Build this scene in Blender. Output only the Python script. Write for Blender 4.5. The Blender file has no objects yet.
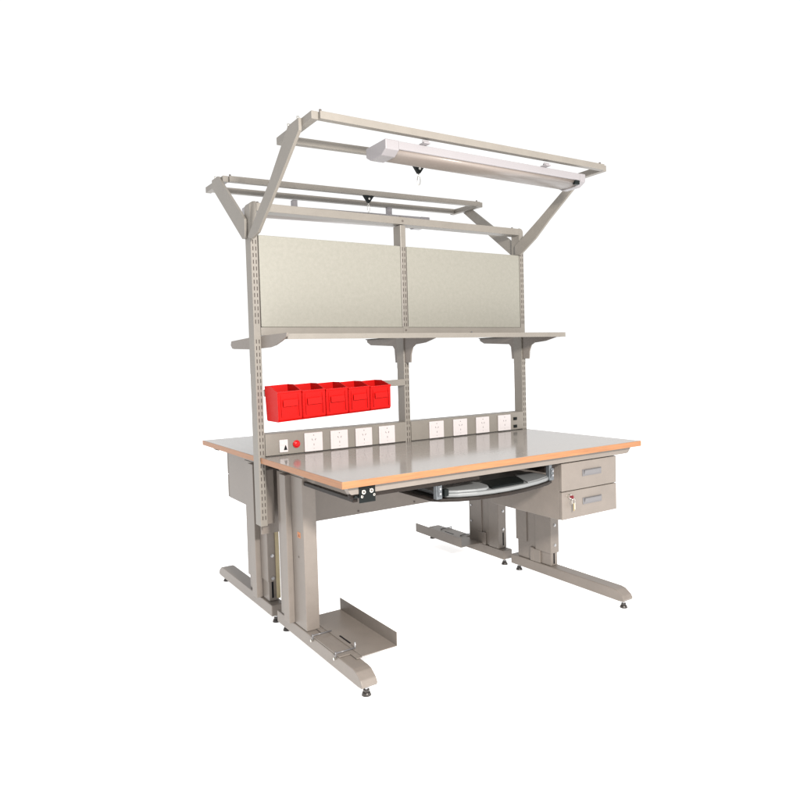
import bpy, bmesh, math, random
from mathutils import Vector, Matrix
random.seed(7)
scene = bpy.context.scene
COL = scene.collection

# ------------------------------------------------------------------ materials
def new_mat(name, color, rough=0.45, metallic=0.0, noise=0.0, nscale=40.0, bump=0.0, bscale=300.0,
            color2=None, coat=0.0, spec=0.5, stretch=None):
    m = bpy.data.materials.new(name); m.use_nodes = True
    nt = m.node_tree; b = nt.nodes['Principled BSDF']
    b.inputs['Base Color'].default_value = (*color, 1)
    b.inputs['Roughness'].default_value = rough
    b.inputs['Metallic'].default_value = metallic
    b.inputs['Specular IOR Level'].default_value = spec
    b.inputs['Coat Weight'].default_value = coat
    tc = nt.nodes.new('ShaderNodeTexCoord'); src = tc.outputs['Object']
    if stretch:
        mp = nt.nodes.new('ShaderNodeMapping'); mp.inputs['Scale'].default_value = stretch
        nt.links.new(src, mp.inputs['Vector']); src = mp.outputs['Vector']
    if noise > 0 or color2:
        n = nt.nodes.new('ShaderNodeTexNoise'); n.inputs['Scale'].default_value = nscale
        n.inputs['Detail'].default_value = 6; n.inputs['Roughness'].default_value = 0.76
        nt.links.new(src, n.inputs['Vector'])
        r = nt.nodes.new('ShaderNodeValToRGB')
        c2 = color2 or tuple(min(1, c * (1 + noise)) for c in color)
        c1 = color if color2 else tuple(c * (1 - noise) for c in color)
        r.color_ramp.elements[0].position = 0.33; r.color_ramp.elements[1].position = 0.67
        r.color_ramp.elements[0].color = (*c1, 1); r.color_ramp.elements[1].color = (*c2, 1)
        nt.links.new(n.outputs['Fac'], r.inputs['Fac'])
        nt.links.new(r.outputs['Color'], b.inputs['Base Color'])
        mr = nt.nodes.new('ShaderNodeMapRange')
        mr.inputs['To Min'].default_value = max(0.02, rough - 0.06); mr.inputs['To Max'].default_value = rough + 0.06
        nt.links.new(n.outputs['Fac'], mr.inputs['Value']); nt.links.new(mr.outputs['Result'], b.inputs['Roughness'])
    if bump > 0:
        n2 = nt.nodes.new('ShaderNodeTexNoise'); n2.inputs['Scale'].default_value = bscale; n2.inputs['Detail'].default_value = 3
        nt.links.new(src, n2.inputs['Vector'])
        bp = nt.nodes.new('ShaderNodeBump'); bp.inputs['Strength'].default_value = bump; bp.inputs['Distance'].default_value = 0.001
        nt.links.new(n2.outputs['Fac'], bp.inputs['Height']); nt.links.new(bp.outputs['Normal'], b.inputs['Normal'])
    return m

STEEL = new_mat('powder_coated_steel', (0.174, 0.150, 0.131), 0.42, noise=0.07, nscale=9, bump=0.12, bscale=420)
RACK  = new_mat('rack_powder_coat', (0.184, 0.167, 0.146), 0.42, noise=0.06, nscale=10, bump=0.12, bscale=420)
PANEL = new_mat('board_paint', (0.205, 0.199, 0.169), 0.55, nscale=60, bump=0.25, bscale=160, color2=(0.236, 0.227, 0.196))
TOP   = new_mat('tabletop_laminate', (0.245, 0.225, 0.207), 0.12, noise=0.025, nscale=30, bump=0.03, bscale=60, spec=0.25)
EDGE  = new_mat('beech_edge_band', (0.235, 0.098, 0.038), 0.42, nscale=6, color2=(0.335, 0.152, 0.064), stretch=(1.2, 1.2, 30), bump=0.08, bscale=60)
DARK  = new_mat('black_steel', (0.014, 0.010, 0.008), 0.45, spec=0.2, noise=0.3, nscale=20)
SLOT  = new_mat('slot_black', (0.006, 0.006, 0.007), 0.6, spec=0.1)
HOLE  = new_mat('slot_dark', (0.045, 0.035, 0.03), 0.8)
SEAM  = new_mat('seam_dark', (0.09, 0.075, 0.065), 0.7)
GALV  = new_mat('zinc_metal', (0.42, 0.42, 0.43), 0.3, metallic=0.9, noise=0.12, nscale=50)
CHROME= new_mat('nickel', (0.62, 0.6, 0.56), 0.18, metallic=1.0)
WHITE = new_mat('white_socket_plastic', (0.50, 0.465, 0.465), 0.3, noise=0.02, nscale=10)
PINHOLE = new_mat('socket_pin_hole', (0.06, 0.05, 0.05), 0.6)
LAMPW = new_mat('lamp_white_plastic', (0.235, 0.222, 0.230), 0.35, noise=0.02, nscale=9)
DIFF  = new_mat('lamp_diffuser', (0.20, 0.170, 0.152), 0.3, noise=0.04, nscale=12)
RED   = new_mat('red_bin_plastic', (0.44, 0.004, 0.003), 0.45, spec=0.15, noise=0.05, nscale=14, bump=0.1, bscale=200)
REDL  = new_mat('red_indicator', (0.45, 0.004, 0.006), 0.2)
BLACK = new_mat('black_plastic', (0.006, 0.008, 0.008), 0.4, spec=0.15, noise=0.15, nscale=30)
GREYP = new_mat('grey_plastic', (0.175, 0.182, 0.185), 0.35, noise=0.04, nscale=10)
BRKT  = new_mat('dark_zinc', (0.12, 0.13, 0.14), 0.4, metallic=0.5, noise=0.2, nscale=60)
LEVEL = new_mat('worn_dark_metal', (0.05, 0.045, 0.042), 0.35, metallic=0.4, noise=0.3, nscale=80)
KEYR  = new_mat('dark_red_key_plastic', (0.16, 0.012, 0.02), 0.4)
HANDLE= new_mat('handle_grey', (0.155, 0.15, 0.155), 0.3, metallic=0.35)
CREAM = new_mat('cream_spacer', (0.30, 0.25, 0.15), 0.6, noise=0.08, nscale=20)
BRASS = new_mat('key_brass', (0.38, 0.30, 0.16), 0.3, metallic=0.8)
STICK = new_mat('orange_sticker', (0.42, 0.14, 0.03), 0.4)
STICK2= new_mat('sticker_mark', (0.10, 0.02, 0.01), 0.5)
WFLOOR= new_mat('glowing_white_floor', (0.93, 0.93, 0.93), 0.9, spec=0.0)

# ------------------------------------------------------------------ mesh builder
class MB:
    def __init__(s): s.bm = bmesh.new(); s.mats = []
    def mi(s, m):
        if m not in s.mats: s.mats.append(m)
        return s.mats.index(m)
    def _take(s, tmp, m, sm=False):
        i = s.mi(m)
        for f in tmp.faces: f.material_index = i; f.smooth = bool(sm) and len(f.verts) <= 4
        me = bpy.data.meshes.new('tmp'); tmp.to_mesh(me); tmp.free()
        s.bm.from_mesh(me)
        bpy.data.meshes.remove(me)
        return s
    def box(s, x0, x1, y0, y1, z0, z1, m, bev=0.0015, seg=2):
        t = bmesh.new(); bmesh.ops.create_cube(t, size=1)
        for v in t.verts:
            v.co = Vector(((x0+x1)/2 + v.co.x*(x1-x0), (y0+y1)/2 + v.co.y*(y1-y0), (z0+z1)/2 + v.co.z*(z1-z0)))
        if bev > 0:
            bev = min(bev, 0.3*min(abs(x1-x0), abs(y1-y0), abs(z1-z0)))
            bmesh.ops.bevel(t, geom=list(t.edges), offset=bev, segments=seg, affect='EDGES', profile=0.5)
        return s._take(t, m)
    def bar(s, a, b, w, h, m, up=(0, 0, 1), bev=0.0015):
        a, b = Vector(a), Vector(b); d = b-a; L = d.length
        t = bmesh.new(); bmesh.ops.create_cube(t, size=1)
        for v in t.verts: v.co = Vector((v.co.x*w, v.co.y*h, v.co.z*L))
        if bev > 0: bmesh.ops.bevel(t, geom=list(t.edges), offset=bev, segments=2, affect='EDGES', profile=0.5)
        z = d.normalized(); up = Vector(up); x = up.cross(z).normalized(); y = z.cross(x)
        M = Matrix((x, y, z)).transposed().to_4x4(); M.translation = (a+b)/2
        bmesh.ops.transform(t, matrix=M, verts=t.verts)
        return s._take(t, m)
    def cyl(s, a, b, r, m, seg=20, r2=None, bev=0.0):
        a, b = Vector(a), Vector(b); d = b-a
        t = bmesh.new()
        bmesh.ops.create_cone(t, cap_ends=True, segments=seg, radius1=r, radius2=r if r2 is None else r2, depth=d.length)
        if bev > 0:
            ee = [e for e in t.edges if abs(e.verts[0].co.z - e.verts[1].co.z) < 1e-6]
            bmesh.ops.bevel(t, geom=ee, offset=bev, segments=2, affect='EDGES', profile=0.5)
        M = d.to_track_quat('Z', 'Y').to_matrix().to_4x4(); M.translation = (a+b)/2
        bmesh.ops.transform(t, matrix=M, verts=t.verts)
        return s._take(t, m, seg > 8)
    def prism(s, pts, axis, a, b, m, bev=0.0012, sm=False):
        """extrude an outline (2-D pts in the other two axes, in order) along axis between a and b"""
        t = bmesh.new()
        def P(p, c):
            if axis == 'x': return (c, p[0], p[1])
            if axis == 'y': return (p[0], c, p[1])
            return (p[0], p[1], c)
        va = [t.verts.new(P(p, a)) for p in pts]; vb = [t.verts.new(P(p, b)) for p in pts]
        n = len(pts)
        t.faces.new(va); t.faces.new(vb[::-1])
        for i in range(n): t.faces.new((va[i], va[(i+1) % n], vb[(i+1) % n], vb[i])[::-1])
        bmesh.ops.recalc_face_normals(t, faces=t.faces)
        if bev > 0: bmesh.ops.bevel(t, geom=list(t.edges), offset=bev, segments=2, affect='EDGES', profile=0.5)
        return s._take(t, m, sm)
    def tube(s, pts, r, m, seg=10, closed=False):
        t = bmesh.new(); rings = []; n = len(pts); P = [Vector(p) for p in pts]
        prev = None
        for i, p in enumerate(P):
            if closed: d = P[(i+1) % n] - P[i-1]
            else: d = P[min(i+1, n-1)] - P[max(i-1, 0)]
            d.normalize()
            ref = prev if prev is not None else (Vector((0, 0, 1)) if abs(d.z) < .9 else Vector((1, 0, 0)))
            x = (ref - d*ref.dot(d)).normalized(); y = d.cross(x); prev = x
            rings.append([t.verts.new(p + (x*math.cos(k*2*math.pi/seg) + y*math.sin(k*2*math.pi/seg))*r) for k in range(seg)])
        m_ = n if closed else n-1
        for i in range(m_):
            A, B = rings[i], rings[(i+1) % n]
            for k in range(seg): t.faces.new((A[k], A[(k+1) % seg], B[(k+1) % seg], B[k]))
        if not closed: t.faces.new(rings[0][::-1]); t.faces.new(rings[-1])
        bmesh.ops.recalc_face_normals(t, faces=t.faces)
        return s._take(t, m, True)
    def build(s, name, parent=None, label=None, smooth=True):
        me = bpy.data.meshes.new(name); s.bm.to_mesh(me); s.bm.free()
        for m in s.mats: me.materials.append(m)
        o = bpy.data.objects.new(name, me); COL.objects.link(o)
        if parent: 
            o.parent = parent
            o.matrix_parent_inverse = Matrix.Translation(-Vector(world_loc(parent)))
        if label: o['label'] = label
        return o

def world_loc(o):
    # all parents here are either unrotated empties or meshes at the origin of their parent's space
    v = Vector(o.location)
    if o.parent is not None: return Vector((0, 0, 0))
    return v

def thing(name, label, cat, loc=(0, 0, 0), group=None):
    o = bpy.data.objects.new(name, None); COL.objects.link(o)
    o.location = loc; o['label'] = label; o['category'] = cat; o.empty_display_size = 0.1
    if group: o['group'] = group
    return o

def copy_tree(o, parent=None):
    c = o.copy(); COL.objects.link(c)
    if parent: c.parent = parent; c.matrix_parent_inverse = o.matrix_parent_inverse.copy()
    for ch in list(o.children): copy_tree(ch, c)
    return c

# ------------------------------------------------------------------ measured layout (metres)
L, D, H = 1.5, 0.772, 0.745
CX = L/2

# ================================================================== WORKBENCH (front one; the rear is a turned copy)
def make_workbench():
    W = thing('workbench', 'front workbench with orange edge, keyboard tray and lockable drawers facing the viewer',
              'workbench', (CX, 0, 0), 'workbenches standing back to back')
    yb = -0.024
    T = 0.024
    top = MB().box(0.0022, L-0.0022, -D+0.0022, yb, H-T+0.0006, H, TOP, bev=0.0012).build('tabletop', W)
    e = MB()
    e.box(0, L, -D, -D+0.0022, H-T, H-0.0008, EDGE, bev=0.0006)
    e.box(0, 0.0022, -D+0.0023, yb, H-T, H-0.0008, EDGE, bev=0.0006)
    e.box(L-0.0022, L, -D+0.0023, yb, H-T, H-0.0008, EDGE, bev=0.0006)
    e.build('edge_band', top)
    # support frame under the top
    f = MB()
    z0, z1 = H-T-0.030, H-T-0.0005
    f.prism([(0.030, z1), (0.045, z0+0.004), (0.05, z0), (L-0.062, z0), (L-0.050, z0+0.004), (L-0.030, z1)], 'y', -0.742, -0.712, STEEL)
    f.box(0.14, L-0.14, -0.10, -0.07, z0, z1, STEEL)
    f.build('table_frame', W)
    for x0 in (0.062, 1.385):
        a = MB()
        a.prism([(-0.7115, z1), (-0.7115, z0+0.012), (-0.69, z0+0.010), (-0.345, z0+0.008), (-0.33, z0-0.002), (-0.09, z0-0.002), (-0.09, z1)],
                'x', x0, x0+0.053, STEEL)
        a.build('cantilever_arm', W)
    # black slide rails under the top
    for bxs in (((0.045, 0.60, -0.738, -0.722, 0.676, 0.690),), ((0.066, 0.084, -0.716, -0.326, 0.660, 0.674), (0.066, 0.084, -0.7215, -0.7155, 0.660, 0.690)),
                ((0.985, 1.0, -0.735, -0.30, 0.672, 0.690),), ((0.39, 0.984, -0.40, -0.385, 0.674, 0.690),)):
        s = MB()
        for q in bxs: s.box(*q, DARK)
        s.build('slide_rail', W)
    # legs
    for side in (0, 1):
        mx = (lambda x: x) if side == 0 else (lambda x: L-x)
        def bx(b, x0, x1, *r, **k):
            xa, xb = sorted((mx(x0), mx(x1))); b.box(xa, xb, *r, **k)
        c = MB()
        bx(c, 0.066, 0.110, -0.315, -0.078, 0.0862, 0.690, STEEL, bev=0.002)
        bx(c, 0.0365, 0.0658, -0.210, -0.152, 0.0880, 0.6885, STEEL, bev=0.002)      # raised seam of the inner tube
        bx(c, 0.084, 0.093, -0.3158, -0.311, 0.094, 0.150, SLOT, bev=0.0005)
        bx(c, 0.078, 0.087, -0.082, -0.0694 if side == 0 else -0.0772, 0.100, 0.172, SLOT, bev=0.0005)
        col = c.build('leg_column', W)
        sl = MB()
        zf_ = 0.0866 if side == 0 else 0.150
        bx(sl, 0.0600, 0.1165, -0.322, -0.2125, zf_, 0.6885, STEEL, bev=0.002)
        bx(sl, 0.0600, 0.1165, -0.1495, -0.070, 0.0866 if side == 0 else 0.175, 0.6885, STEEL, bev=0.002)
        sl.build('leg_sleeve', col)
        for z in (0.19, 0.29):
            for yy, sg in ((-0.322, -1), (-0.070, 1)):
                if side == 0 and sg < 0: continue
                x = mx(0.0885) if sg < 0 else mx(0.082); bo = MB()
                bo.cyl((x, yy-sg*0.001, z), (x, yy+sg*0.005, z), 0.0055, GALV, seg=6)
                bo.cyl((x, yy-sg*0.001, z), (x, yy+sg*0.002, z), 0.0075, GALV, seg=18)
                bo.build('bolt', col)
        if side == 0:
            for z in (0.20, 0.29):
                bo = MB(); bo.cyl((mx(0.1155), -0.30, z), (mx(0.121), -0.30, z), 0.006, GALV, seg=6); bo.build('bolt', col)
            bo = MB(); bo.cyl((mx(0.0600), -0.27, 0.37), (mx(0.0585), -0.27, 0.37), 0.004, SEAM, seg=12); bo.build('rivet', col)
        g = MB()
        bx(g, 0.1105, 0.1190, -0.247, -0.178, 0.0866, 0.152, STEEL, bev=0.002)
        bx(g, 0.1105, 0.1200, -0.2, -0.177, 0.0866, 0.156, STEEL, bev=0.002)
        g.build('gusset', col)
        ft = MB()
        xa, xb = sorted((mx(0.056), mx(0.118)))
        prof = [(-0.030, 0.085), (-0.030, 0.036), (-0.730, 0.034), (-0.757, 0.036), (-0.762, 0.046), (-0.752, 0.062), (-0.722, 0.081), (-0.700, 0.085)]
        ft.prism(prof, 'x', xa, xb, STEEL, bev=0.003)
        foot = ft.build('foot', W)
        for yy in (-0.058, -0.735):
            lv = MB(); x = mx(0.087)
            lv.cyl((x, yy, 0.009), (x, yy, 0.036), 0.0055, GALV, seg=12)
            lv.cyl((x, yy, 0.012), (x, yy, 0.020), 0.011, LEVEL, seg=6)
            lv.cyl((x, yy, 0.0), (x, yy, 0.011), 0.0175, LEVEL, r2=0.013, seg=24, bev=0.001)
            lv.build('leveling_foot', foot)
    # warning sticker on the left leg
    st = MB()
    st.box(0.0590, 0.05985, -0.292, -0.266, 0.448, 0.470, STICK, bev=0.0003)
    st.prism([(-0.286, 0.4520), (-0.274, 0.4520), (-0.280, 0.4655)], 'x', 0.0586, 0.0590, STICK2, bev=0)
    stk = st.build('sticker', W, 'small orange sticker on the leg')
    # modesty panel
    m = MB()
    m.box(0.113, L-0.113, -0.094, -0.086, 0.452, 0.688, STEEL)
    m.box(0.113, L-0.113, -0.0855, -0.070, 0.452, 0.458, STEEL)
    for x in (0.43, 0.73, 1.10):
        m.cyl((x, -0.0938, 0.466), (x, -0.0965, 0.466), 0.0045, SEAM, seg=12)
    m.build('modesty_panel', W)
    # drawer unit
    d = MB()
    d.box(1.0525, 1.390, -0.705, -0.268, 0.444, 0.6855, STEEL, bev=0.002)
    d.box(1.065, 1.378, -0.69, -0.30, 0.686, 0.6905, DARK, bev=0.001)
    du = d.build('drawer_unit', W)
    for z0, z1 in ((0.5655, 0.6835), (0.446, 0.5625)):
        q = MB(); q.box(1.0515, 1.391, -0.722, -0.7055, z0, z1, STEEL, bev=0.0022)
        q.build('drawer_front', du)
        h = MB(); zc = z1-0.052
        h.box(1.174, 1.292, -0.7245, -0.7222, zc-0.014, zc+0.014, HANDLE, bev=0.001)
        h.prism([(-0.7246, zc+0.0125), (-0.730, zc+0.0115), (-0.730, zc+0.007), (-0.7246, zc-0.008)], 'x', 1.184, 1.286, HANDLE, bev=0.0005)
        h.box(1.188, 1.282, -0.7252, -0.7247, zc-0.004, zc+0.0085, SEAM, bev=0)
        h.build('handle', du)
    k = MB()
    k.cyl((1.095, -0.7222, 0.541), (1.095, -0.730, 0.541), 0.010, CHROME, seg=20, bev=0.001)
    k.build('lock', du)
    k = MB()
    k.cyl((1.095, -0.7295, 0.541), (1.095, -0.734, 0.541), 0.0050, KEYR, seg=12)
    k.box(1.0925, 1.0975, -0.745, -0.7335, 0.535, 0.548, KEYR, bev=0.001)
    ring = [(1.096+0.009*math.sin(a), -0.744, 0.525+0.011*math.cos(a)) for a in [i*math.pi/8 for i in range(16)]]
    k.tube(ring, 0.0011, CHROME, seg=6, closed=True)
    k.box(1.094, 1.100, -0.7455, -0.7435, 0.484, 0.516, BRASS, bev=0.0006)
    k.box(1.102, 1.108, -0.7425, -0.7410, 0.488, 0.518, CHROME, bev=0.0006)
    k.build('key', du)
    # keyboard tray
    arc = [(0.405, -0.45), (0.405, -0.700), (0.425, -0.727), (0.480, -0.762), (0.557, -0.787), (0.63, -0.796), (0.70, -0.798), (0.79, -0.789),
           (0.881, -0.770), (0.945, -0.750), (0.990, -0.726), (1.000, -0.712), (1.002, -0.45)]
    kt = MB()
    kt.prism(arc, 'z', 0.612, 0.624, DARK, bev=0.002)
    tray = kt.build('keyboard_tray', W)
    def inset(p, d0): 
        x = min(max(p[0], 0.45), 0.992); return (x, p[1]+d0)
    pl = MB()
    arc2 = [(0.447, -0.50), (0.447, -0.722), (0.49, -0.752), (0.557, -0.776), (0.63, -0.786), (0.70, -0.788), (0.79, -0.780),
            (0.881, -0.761), (0.945, -0.740), (0.985, -0.720), (0.994, -0.700), (0.994, -0.50)]
    pl.prism(arc2, 'z', 0.6245, 0.640, GREYP, bev=0.004)
    # raised left palm area with a rounded right end
    lid = [(0.452, -0.560), (0.452, -0.720), (0.49, -0.748), (0.555, -0.771), (0.60, -0.776), (0.622, -0.765), (0.642, -0.735), (0.652, -0.690), (0.640, -0.63), (0.60, -0.58)]
    pl.prism(lid, 'z', 0.6395, 0.650, GREYP, bev=0.004)
    rid = [(0.815, -0.770), (0.881, -0.755), (0.945, -0.733), (0.983, -0.714), (0.988, -0.60), (0.90, -0.60), (0.865, -0.655)]
    pl.prism(rid, 'z', 0.6395, 0.644, GREYP, bev=0.002)
    pl.build('tray_platform', tray)
    pad = MB()
    pp = [(0.632, -0.770), (0.800, -0.764), (0.818, -0.745), (0.858, -0.672), (0.860, -0.652), (0.845, -0.640), (0.69, -0.642), (0.664, -0.66), (0.655, -0.70)]
    pad.prism(pp, 'z', 0.6395, 0.6465, BLACK, bev=0.003)
    pad.build('mouse_pad', tray)
    for x, sx in ((0.405, 1), (0.972, 1)):
        b = MB()
        b.box(x-0.002, x+0.024, -0.733, -0.712, 0.6245, 0.690, BRKT, bev=0.002)
        b.box(x+0.004, x+0.018, -0.737, -0.7335, 0.636, 0.675, BRKT, bev=0.001)
        b.cyl((x+0.010, -0.737, 0.664), (x+0.010, -0.742, 0.664), 0.0045, GALV, seg=6)
        b.cyl((x+0.010, -0.737, 0.646), (x+0.010, -0.742, 0.646), 0.0045, GALV, seg=6)
        b.box(x-0.004, x+0.024, -0.711, -0.42, 0.655, 0.688, DARK, bev=0.001)
        b.build('tray_bracket', tray)
    b = MB(); b.box(0.434, 0.452, -0.742, -0.722, 0.634, 0.660, BLACK, bev=0.002); b.build('tray_stop', tray)
    # grounding plate with snap sockets
    g = MB()
    g.box(0.077, 0.140, -0.7455, -0.742, 0.660, 0.718, BLACK, bev=0.001)
    gp = g.build('grounding_plate', W)
    for x, z, r in ((0.093, 0.697, 0.0080), (0.123, 0.699, 0.0080), (0.086, 0.682, 0.0048), (0.133, 0.684, 0.0048)):
        q = MB(); q.cyl((x, -0.7455, z), (x, -0.750, z), r, CHROME, seg=20, bev=0.001)
        q.cyl((x, -0.7495, z), (x, -0.7515, z), r*0.45, SEAM, seg=12); q.build('snap_socket', gp)
    gp2 = MB()
    gp2.tube([(0.072, -0.742, 0.684), (0.066, -0.744, 0.683), (0.058, -0.742, 0.684)], 0.005, BLACK)
    gp2.build('cable_gland', gp)
    # computer holder bolted on the left foot
    c = MB()
    c.prism([(0.122, 0.0930), (0.122, 0.0905), (0.270, 0.0905), (0.270, 0.142), (0.2675, 0.142), (0.2675, 0.0930)],
            'y', -0.648, -0.205, STEEL, bev=0)
    c.box(0.058, 0.145, -0.60, -0.372, 0.0862, 0.0899, STEEL, bev=0.0008)
    c.box(0.100, 0.1225, -0.648, -0.205, 0.0868, 0.0902, STEEL, bev=0.0005)
    c.box(0.136, 0.143, -0.53, -0.445, 0.0925, 0.0938, SLOT, bev=0.0003)
    cp = c.build('computer_holder', W)
    for yy in (-0.390, -0.580):
        q = MB()
        q.cyl((0.052, yy, 0.0965), (0.132, yy, 0.0965), 0.0026, HANDLE, seg=10)
        if yy < -0.5: q.cyl((0.132, yy, 0.076), (0.132, yy, 0.118), 0.0025, GALV, seg=10)
        q.cyl((0.0525, yy, 0.078), (0.0525, yy, 0.102), 0.0026, HANDLE, seg=10)
        q.cyl((0.044, yy, 0.078), (0.0558, yy, 0.078), 0.0055, CHROME, seg=6)
        q.build('clamp_rod', cp)
    return W

W1 = make_workbench()
W2 = copy_tree(W1)
W2.rotation_euler.z = math.pi
W2['label'] = 'rear workbench facing away, its tabletop corner pointing left behind the left upright'
for ch in list(W2.children):
    if ch.name.startswith('sticker'): bpy.data.objects.remove(ch)
    elif ch.name.startswith('modesty_panel') and 0: pass

sp = MB()
sp.box(0.0960, 0.1120, 0.0600, 0.0692, 0.100, 0.401, CREAM, bev=0.001)
# part of the rear bench: built in world space, so undo the bench's turn
for v in sp.bm.verts: v.co = Vector((L-v.co.x, -v.co.y, v.co.z))
spo = sp.build('spacer_strip', W1, 'cream strip beside the leg')
spo.parent = W2; spo.matrix_parent_inverse = Matrix.Translation((-CX, 0, 0))

# ================================================================== UPRIGHT RACK between the benches
R = thing('upright_rack', 'tall slotted steel frame between the benches carrying boards, shelf, sockets and overhead arms', 'rack', (CX, 0, 0))
YF, YB = -0.050, 0.012
POST = ((-0.008, 0.022, 1.800, 0.456, 0.0), (0.722, 0.752, 1.7625, 0.70, 0.0), (1.468, 1.496, 1.806, 0.456, 0.0))
for x0, x1, zt, zb, lean in POST:
    p = MB()
    if x0 == 0.722:
        p.box(x0, x1, YF, YB, zb, zt, RACK, bev=0.003)
    else:
        r = 0.022; pts = []
        s = 1 if x0 < 1 else -1
        xo, xi = (x0, x1) if s > 0 else (x1, x0)
        pts = [(xi, zb), (xi, zt)]
        for k in range(5):
            a = math.pi/2 * k/4
            pts.append((xo + s*(r - r*math.sin(a)), zt - r + r*math.cos(a)))
        pts.append((xo, zb))
        p.prism(pts, 'y', YF, YB, RACK, bev=0.002)
    z = zt - 0.12
    xc = (x0+x1)/2
    while z > zb + 0.02:
        if not (1.225 < z < 1.285):
            for dx in (-0.0062, 0.0062):
                p.box(xc+dx-0.0019, xc+dx+0.0019, YF-0.0004, YF+0.003, z, z+0.0165, HOLE, bev=0)
                p.box(xc+dx-0.0019, xc+dx+0.0019, YB-0.003, YB+0.0004, z, z+0.0165, HOLE, bev=0)
        z -= 0.0272
    p.build('upright', R)
# feet brackets joining posts with rear bench
b = MB()
b.box(0.0225, 0.1085, 0.030, 0.0365, 0.402, 0.688, STEEL, bev=0.001)
b.box(0.0225, 0.060, -0.035, 0.0295, 0.46, 0.6885, STEEL, bev=0.001)
b.build('mounting_plate', R)
b = MB()
b.box(1.40, 1.4675, 0.030, 0.0365, 0.402, 0.688, STEEL, bev=0.001)
b.build('mounting_plate', R)
# top beam
b = MB()
b.bar((0.0222, -0.019, 1.7785), (1.4678, -0.019, 1.7865), 0.0605, 0.034, RACK, bev=0.002)
for x, z in ((0.035, 1.797), (0.737, 1.801), (1.437, 1.805)):
    b.cyl((x, -0.030, z-0.003), (x, -0.030, z+0.006), 0.005, SEAM, seg=10)
b.cyl((0.737, -0.0488, 1.781), (0.737, -0.0515, 1.781), 0.005, SEAM, seg=12)
b.build('top_beam', R)
# boards
for x0, x1 in ((0.0265, 0.7205), (0.756, 1.4655)):
    b = MB()
    b.box(x0, x1, -0.0485, -0.0300, 1.2855, 1.664, PANEL, bev=0.0022)
    b.box(x0-0.0025, x0-0.0004, -0.0455, -0.032, 1.288, 1.655, HOLE, bev=0)
    b.box(x0+0.002, x1-0.002, -0.0299, -0.010, 1.288, 1.660, PANEL, bev=0.002)
    b.build('back_board', R)
# rail below the boards
b = MB()
b.box(0.0225, 1.4675, -0.0520, -0.012, 1.2505, 1.2845, RACK, bev=0.0010)
b.box(0.0225, 1.4675, -0.0298, -0.012, 1.2846, 1.2878, SEAM, bev=0)
b.box(0.7225, 0.7515, -0.0545, -0.0525, 1.2505, 1.290, RACK, bev=0.0008)
b.cyl((0.7365, -0.0540, 1.272), (0.7365, -0.057, 1.272), 0.0045, SEAM, seg=12)
b.cyl((1.13, -0.0515, 1.262), (1.13, -0.056, 1.262), 0.004, HANDLE, seg=10)
b.build('board_rail', R)
# shelf
b = MB()
b.box(0.032, 1.534, -0.300, -0.055, 1.2440, 1.2480, RACK, bev=0.0008)
b.box(0.032, 1.534, -0.3015, -0.2980, 1.2260, 1.2476, RACK, bev=0.0008)
b.box(1.5305, 1.534, -0.2978, -0.055, 1.2265, 1.2438, RACK, bev=0.0008)
b.box(0.032, 0.0355, -0.2978, -0.055, 1.2265, 1.2438, RACK, bev=0.0008)
b.build('shelf', R)
# brackets, reaching to both sides
for k, (x0, x1) in enumerate(((0.0235, 0.029), (0.7280, 0.7345), (1.4750, 1.4815))):
    b = MB()
    if k == 0:
        prof = [(0.325, 1.240), (0.335, 1.222), (0.315, 1.206), (0.285, 1.203), (0.07, 1.196), (-0.14, 1.199), (-0.20, 1.206), (-0.26, 1.220), (-0.312, 1.236), (-0.316, 1.2505), (-0.05, 1.2485), (0.05, 1.2485)]
        b.prism(prof, 'x', x0-0.002, x1+0.0005, STEEL, bev=0.001)
    else:
        prof = [(0.304, 1.2425), (0.300, 1.226), (0.265, 1.2105), (0.055, 1.200), (0.040, 1.185), (0.034, 1.120), (-0.098, 1.120), (-0.102, 1.160), (-0.116, 1.190), (-0.140, 1.202), (-0.22, 1.208), (-0.296, 1.2250), (-0.296, 1.2425)]
        b.prism(prof, 'x', x0, x1, STEEL, bev=0.001)
        b.box(x0-0.010, x0-0.0002, 0.018, 0.300, 1.2385, 1.2425, DARK, bev=0.0006)
    b.build('shelf_bracket', R)
# hanging rail for the bins
b = MB()
b.bar((0.0225, -0.0535, 1.012), (0.7215, -0.0535, 1.028), 0.006, 0.030, RACK, bev=0.001)
b.build('bin_rail', R)
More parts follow.
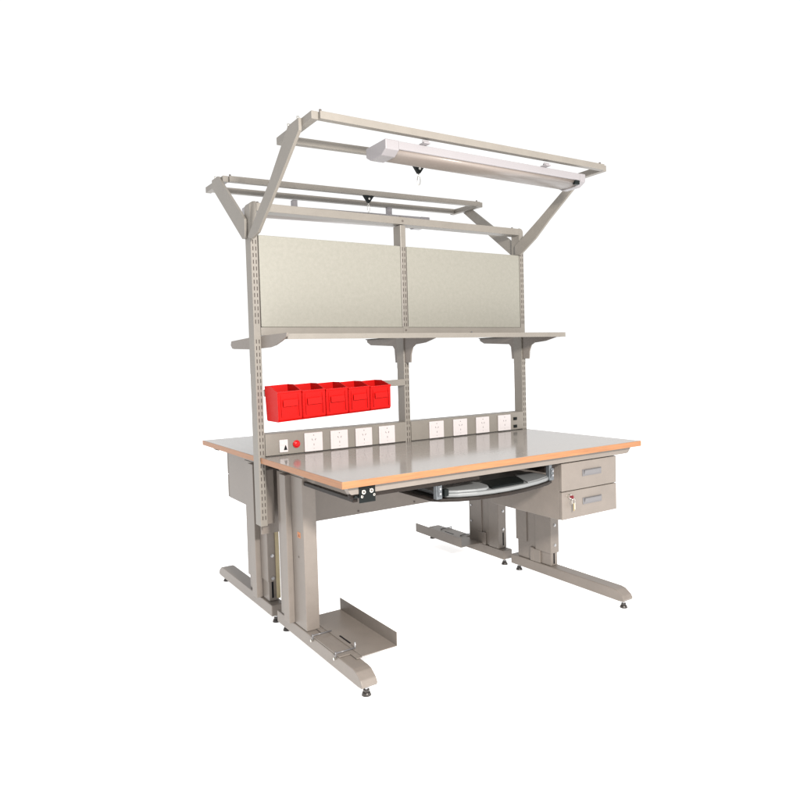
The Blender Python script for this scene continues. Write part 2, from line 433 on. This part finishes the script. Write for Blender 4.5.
# splice sleeve on the middle upright
# socket strip
b = MB()
b.prism([(YF-0.002, 0.7485), (YF-0.002, 0.838), (YF+0.004, 0.841), (0.010, 0.841), (0.010, 0.7485)], 'x', 0.0230, 0.7213, RACK, bev=0.001)
b.prism([(YF-0.002, 0.7485), (YF-0.002, 0.838), (YF+0.004, 0.841), (0.010, 0.841), (0.010, 0.7485)], 'x', 0.7527, 1.4672, RACK, bev=0.001)
for x in (0.0240, 0.7490, 1.4665): pass
strip = b.build('socket_strip', R)
ys = YF-0.002
for x in (0.197, 0.322, 0.447, 0.570, 0.853, 0.998, 1.142, 1.288):
    s = MB()
    s.box(x, x+0.086, ys-0.008, ys-0.0002, 0.7495, 0.831, WHITE, bev=0.0025)
    s.box(x+0.012, x+0.074, ys-0.0088, ys-0.0078, 0.7625, 0.818, WHITE, bev=0.0004)
    cx, cz, yy = x+0.043, 0.792, ys-0.0091
    for dx, dz, ang in ((-0.0075, 0.009, 0.5), (0.0075, 0.009, -0.5), (0, -0.013, 0)):
        h = 0.0042; w = 0.0011
        ca, sa = math.cos(ang), math.sin(ang)
        q = [(-w, -h), (w, -h), (w, h), (-w, h)]
        s.prism([(cx+dx+a*ca-c*sa, cz+dz+a*sa+c*ca) for a, c in q], 'y', yy, yy+0.0008, PINHOLE, bev=0)
    for dz in (-0.028, 0.028):
        s.cyl((cx, ys-0.0079, cz-0.001+dz), (cx, ys-0.0086, cz-0.001+dz), 0.0024, PINHOLE, seg=10)
    s.build('socket_outlet', strip)
s = MB()
s.box(0.083, 0.121, ys-0.007, ys-0.0002, 0.758, 0.812, WHITE, bev=0.002)
s.prism([(0.101, 0.768), (0.116, 0.768), (0.1115, 0.782), (0.1085, 0.789), (0.1055, 0.782)], 'y', ys-0.0105, ys-0.0071, BLACK, bev=0.0008)
s.box(0.0875, 0.104, ys-0.0090, ys-0.0071, 0.789, 0.808, WHITE, bev=0.0012)
s.build('wrist_strap_jack', strip)
s = MB()
s.cyl((0.161, ys, 0.788), (0.161, ys-0.006, 0.788), 0.0165, REDL, seg=28, bev=0.001)
s.cyl((0.161, ys-0.005, 0.788), (0.161, ys-0.012, 0.788), 0.0125, REDL, seg=28, bev=0.004)
s.build('indicator_lamp', strip, 'round red indicator')
for z in (0.806, 0.766):
    s = MB(); s.box(1.398, 1.420, ys-0.006, ys-0.0002, z-0.0075, z+0.0075, BLACK, bev=0.001)
    s.box(1.402, 1.416, ys-0.008, ys-0.0061, z-0.003, z+0.003, BLACK, bev=0.0008); s.build('fuse_holder', strip)

# overhead light frames
def light_frame(pL, pR, arms, zarm):
    """pL, pR: (y_inner, z_inner, y_outer, z_outer) of the crosspieces at the left and right"""
    F = MB()
    xl, xr, t = pL[0], pR[0], 0.027
    (_, yi, zi, yo, zo), (_, yi2, zi2, yo2, zo2) = pL, pR
    u = 0.0155 if yo < yi else -0.0155
    F.bar((xl, yi+(0.03 if yo < yi else -0.03), zi), (xl, yo+u*0, zo), 0.026, t, RACK)
    fr = F.build('light_frame', R)
    F = MB(); F.bar((xr, yi2+(0.03 if yo < yi else -0.03), zi2), (xr, yo2, zo2), 0.026, t, RACK); F.build('crosspiece', fr)
    F = MB(); F.bar((xl+0.0135, yo, zo), (xr-0.0135, yo2, zo2), 0.026, 0.0255, RACK); 
    F.cyl((xl+0.02, yo, zo+0.012), (xl+0.02, yo, zo+0.021), 0.0045, SEAM, seg=10)
    F.cyl((xr-0.03, yo2, zo2+0.012), (xr-0.03, yo2, zo2+0.021), 0.0045, SEAM, seg=10)
    F.build('rail', fr)
    F = MB(); F.bar((xl+0.0135, yi, zi), (xr-0.0135, yi2, zi2), 0.026, 0.0255, RACK); F.build('rail', fr)
    for (x, prof, bolts) in arms:
        F = MB(); F.prism(prof, 'x', x, x+0.0115, RACK, bev=0.0012)
        F.build('arm', fr)
        for (yb_, zb_) in bolts:
            F = MB(); F.cyl((x+0.004, yb_, zb_), (x+0.004, yb_, zb_+0.010), 0.0050, CHROME, seg=12, bev=0.001)
            F.build('bolt', fr)
    return fr
# arms: bar's width axis is x, height axis lies in the y-z plane
light_frame((0.004, -0.385, 1.9500, -0.655, 1.9540), (1.440, -0.445, 1.9640, -0.640, 1.9670),
            ((-0.0207, [(-0.055, 1.648), (-0.095, 1.638), (-0.167, 1.650), (-0.389, 1.796), (-0.578, 1.925), (-0.578, 1.966), (-0.487, 1.9645), (-0.301, 1.817), (-0.055, 1.655)], [(-0.485, 1.964), (-0.565, 1.965)]),
             (1.4540, [(-0.030, 1.668), (-0.066, 1.662), (-0.183, 1.731), (-0.281, 1.808), (-0.480, 1.948), (-0.410, 1.951), (-0.206, 1.822), (-0.030, 1.716)], [])), 0)
light_frame((0.004, 0.490, 1.9680, 0.262, 1.9620), (1.4720, 0.500, 2.000, 0.262, 1.9930),
            ((-0.0207, [(-0.02, 1.655), (0.010, 1.652), (0.385, 1.945), (0.385, 1.981), (0.300, 1.9795), (-0.02, 1.731)], [(0.345, 1.980)]),
             (1.4820, [(-0.01, 1.668), (0.020, 1.668), (0.436, 1.982), (0.359, 1.988), (-0.01, 1.725)], [])), 0)

# ================================================================== LAMPS
def make_lamp():
    t = thing('fluorescent_lamp', 'long white fluorescent lamp under the front overhead frame, nearest and topmost', 'lamp', (0.804, -0.565, 1.925), 'fluorescent lamps under the overhead frames')
    x0, x1 = 0.288, 1.320
    y0, y1 = -0.636, -0.497
    b = MB()
    b.prism([(y0, 1.925), (y0, 1.900), (y0+0.004, 1.896), (y1-0.004, 1.896), (y1, 1.900), (y1, 1.925)], 'x', x0+0.058, x1-0.032, LAMPW, bev=0.0015)
    b.build('housing', t)
    b = MB()
    prof = []
    yc = (y0+y1)/2
    for k in range(9):
        a = math.pi*k/8
        prof.append((yc - 0.062*math.cos(a), 1.8955 - 0.019*math.sin(a)**0.75))
    b.prism(prof, 'x', x0+0.058, x1-0.032, DIFF, bev=0, sm=True)
    b.build('diffuser', t)
    for xa, xb in ((x0, x0+0.0578), (x1-0.0318, x1)):
        c = MB()
        c.prism([(y0-0.001, 1.9265), (y0-0.001, 1.892), (y0+0.030, 1.8740), (y1-0.030, 1.8740), (y1+0.001, 1.892), (y1+0.001, 1.9265)], 'x', xa, xb, LAMPW, bev=0.003)
        c.build('end_cap', t)
    c = MB()
    c.box(x1-0.062, x1-0.034, y0+0.001, y0+0.018, 1.8775, 1.8945, BLACK, bev=0.003)
    c.build('switch', t)
    for xc in (0.455, 1.072):
        c = MB()
        c.box(xc-0.014, xc+0.014, -0.660, -0.625, 1.9255, 1.9310, LAMPW, bev=0.001)
        c.box(xc-0.014, xc+0.014, -0.650, -0.646, 1.9312, 1.9405, LAMPW, bev=0.0008)
        c.box(xc-0.003, xc+0.014, -0.6455, -0.630, 1.9312, 1.9405, LAMPW, bev=0.0008)
        c.build('clip', t)
    return t
lamp = make_lamp()
lamp2 = copy_tree(lamp)
lamp2['label'] = 'long white fluorescent lamp hanging behind the top beam under the rear overhead frame'
lamp2.location = (0.680, 0.442, 1.907)
lamp2.rotation_euler = (0, math.radians(1.2), math.pi)

bpy.context.view_layer.update()
for ch in [c for c in lamp2.children if c.name.startswith('clip')]: bpy.data.objects.remove(ch)
for x, za, zb in ((0.432, 1.9020, 1.9575), (1.000, 1.9140, 1.9765)):
    c = MB()
    c.box(x-0.013, x-0.009, 0.474, 0.500, za, zb, LAMPW, bev=0.0008)
    c.box(x-0.0088, x+0.013, 0.474, 0.478, za, zb, LAMPW, bev=0.0008)
    o = c.build('clip', lamp); o.parent = lamp2; o.matrix_parent_inverse = lamp2.matrix_world.inverted()

# ================================================================== TOOL HOOKS
def make_hook():
    h = thing('tool_hanger', 'black triangular tool hanger with carabiner just below the front lamp', 'hook', (0.592, -0.400, 1.942), 'tool hangers on the overhead rails')
    b = MB()
    b.prism([(0.559, 1.9415), (0.625, 1.9415), (0.612, 1.924), (0.597, 1.9035), (0.587, 1.9035), (0.572, 1.924)], 'y', -0.408, -0.392, BLACK, bev=0.002)
    b.cyl((0.592, -0.4082, 1.922), (0.592, -0.411, 1.922), 0.0055, CHROME, seg=16)
    b.build('trolley', h)
    b = MB()
    b.cyl((0.592, -0.400, 1.9040), (0.592, -0.400, 1.894), 0.003, CHROME, seg=10)
    pts = [(0.592 + 0.0075*math.cos(a), -0.400, 1.876 + (0.019 if math.sin(a) > 0 else 0.019)*math.sin(a)) for a in [i*2*math.pi/24 for i in range(24)]]
    b.tube(pts, 0.0017, CHROME, seg=8, closed=True)
    b.build('carabiner', h)
    return h
hook = make_hook(); hook.location.z -= 0.007
hook2 = copy_tree(hook); hook2.location = (0.738, 0.262, 1.9680)
hook2['label'] = 'black triangular tool hanger with carabiner on the rear overhead rail'

# ================================================================== PARTS BINS
def bin_mesh(kind):
    w, dpt, h, t = 0.1035, 0.130, 0.140, 0.0025
    b = MB()
    # outer profile in y-z: back y=0, front y=-dpt ; bottom 0..h
    side = [(0, 0.006), (-0.004, 0), (-dpt+0.012, 0), (-dpt+0.004, 0.012), (-dpt-0.004, 0.110), (-dpt-0.008, 0.114), (-dpt-0.008, 0.119), (-dpt+0.004, 0.119), (-0.062, h), (0, h)]
    for xa, xb in ((0, t), (w-t, w)):
        b.prism(side, 'x', xa, xb, RED, bev=0.0008)
    b.box(t+0.0001, w-t-0.0001, -dpt+0.012, -0.0005, 0.0004, 0.0030, RED, bev=0)
    b.prism([(-dpt+0.0035, 0.0095), (-dpt+0.0115, 0.0004), (-dpt+0.0140, 0.0030), (-dpt+0.0065, 0.0125), (-dpt-0.0015, 0.112), (-dpt-0.0045, 0.1120)], 'x', t+0.0001, w-t-0.0001, RED, bev=0)
    b.box(t+0.0001, w-t-0.0001, -dpt-0.0085, -dpt+0.0030, 0.1120, 0.1185, RED, bev=0.0012)
    b.box(t+0.0001, w-t-0.0001, -t, -0.0003, 0.0032, h-0.0004, RED, bev=0)
    return b
def make_bin():
    o = thing('parts_bin', '', 'parts bin', (0, 0, 0), 'red parts bins hung between the left and middle uprights')
    b = bin_mesh(0); b.build('tray', o)
    c = MB(); c.box(0.020, 0.0835, -0.1412, -0.1390, 0.060, 0.086, RED, bev=0.0008); 
    for x in (0.012, 0.0885): c.box(x, x+0.003, -0.1372, -0.1340, 0.020, 0.105, RED, bev=0.0005)
    c.build('label_holder', o)
    c = MB(); c.box(0.022, 0.082, 0.0003, 0.0045, 0.106, 0.130, RED, bev=0.001); c.build('hanging_lug', o)
    return o
bl = ['red parts bin next to the left upright, leftmost of the five', 'second red parts bin from the left upright',
      'middle one of the five red parts bins', 'fourth red parts bin from the left upright, second nearest the middle upright',
      'red parts bin nearest the middle upright, rightmost of the five']
b0 = make_bin()
for i in range(5):
    o = b0 if i == 0 else copy_tree(b0)
    o.location = (0.030+i*0.1062, -0.0618, 0.897+i*0.1062*0.045)
    o.rotation_euler = (0, -0.045, 0)
    o['label'] = bl[i]
    o.scale = (1, 1, 1.035-0.033*i)

# ================================================================== FLOOR
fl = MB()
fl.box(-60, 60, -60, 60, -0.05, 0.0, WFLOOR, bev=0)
nt = WFLOOR.node_tree.nodes['Principled BSDF']   # added floor glow, washes out the shadows under the benches
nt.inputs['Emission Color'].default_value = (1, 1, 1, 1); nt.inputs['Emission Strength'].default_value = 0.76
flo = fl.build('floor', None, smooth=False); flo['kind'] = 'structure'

# ================================================================== LIGHT
w = bpy.data.worlds.new('World'); scene.world = w; w.use_nodes = True
bg = w.node_tree.nodes['Background']; bg.inputs[0].default_value = (1.0, 1.0, 1.0, 1); bg.inputs[1].default_value = 1.22
def area(name, loc, tgt, size, power, col=(1, 1, 1)):
    l = bpy.data.lights.new(name, 'AREA'); l.shape = 'RECTANGLE'; l.size, l.size_y = size; l.energy = power; l.color = col
    o = bpy.data.objects.new(name, l); COL.objects.link(o); o.location = loc
    o.rotation_euler = (Vector(tgt)-Vector(loc)).to_track_quat('-Z', 'Y').to_euler()
    return o
area('camera_flash', (-0.25, -3.45, 1.95), (0.75, 0, 0.95), (0.28, 0.28), 235, (1.0, 0.955, 0.90))

# ================================================================== CAMERA
cam = bpy.data.cameras.new('camera'); co = bpy.data.objects.new('camera', cam); COL.objects.link(co)
co.location = (-0.99782898, -2.69224184, 1.14178156)
co.rotation_euler = (1.5277087936606433, 0.027907558952007496, -0.5724991658516622)
cam.sensor_width = 36; cam.lens = 669.806/800*36
cam.shift_x = (400-400.72)/800; cam.shift_y = (386.86-400)/800
cam.clip_start = 0.05; cam.clip_end = 500
scene.camera = co
scene.view_settings.view_transform = 'Standard'
scene.view_settings.look = 'None'
scene.view_settings.exposure = -0.18
scene.cycles.max_bounces = 8
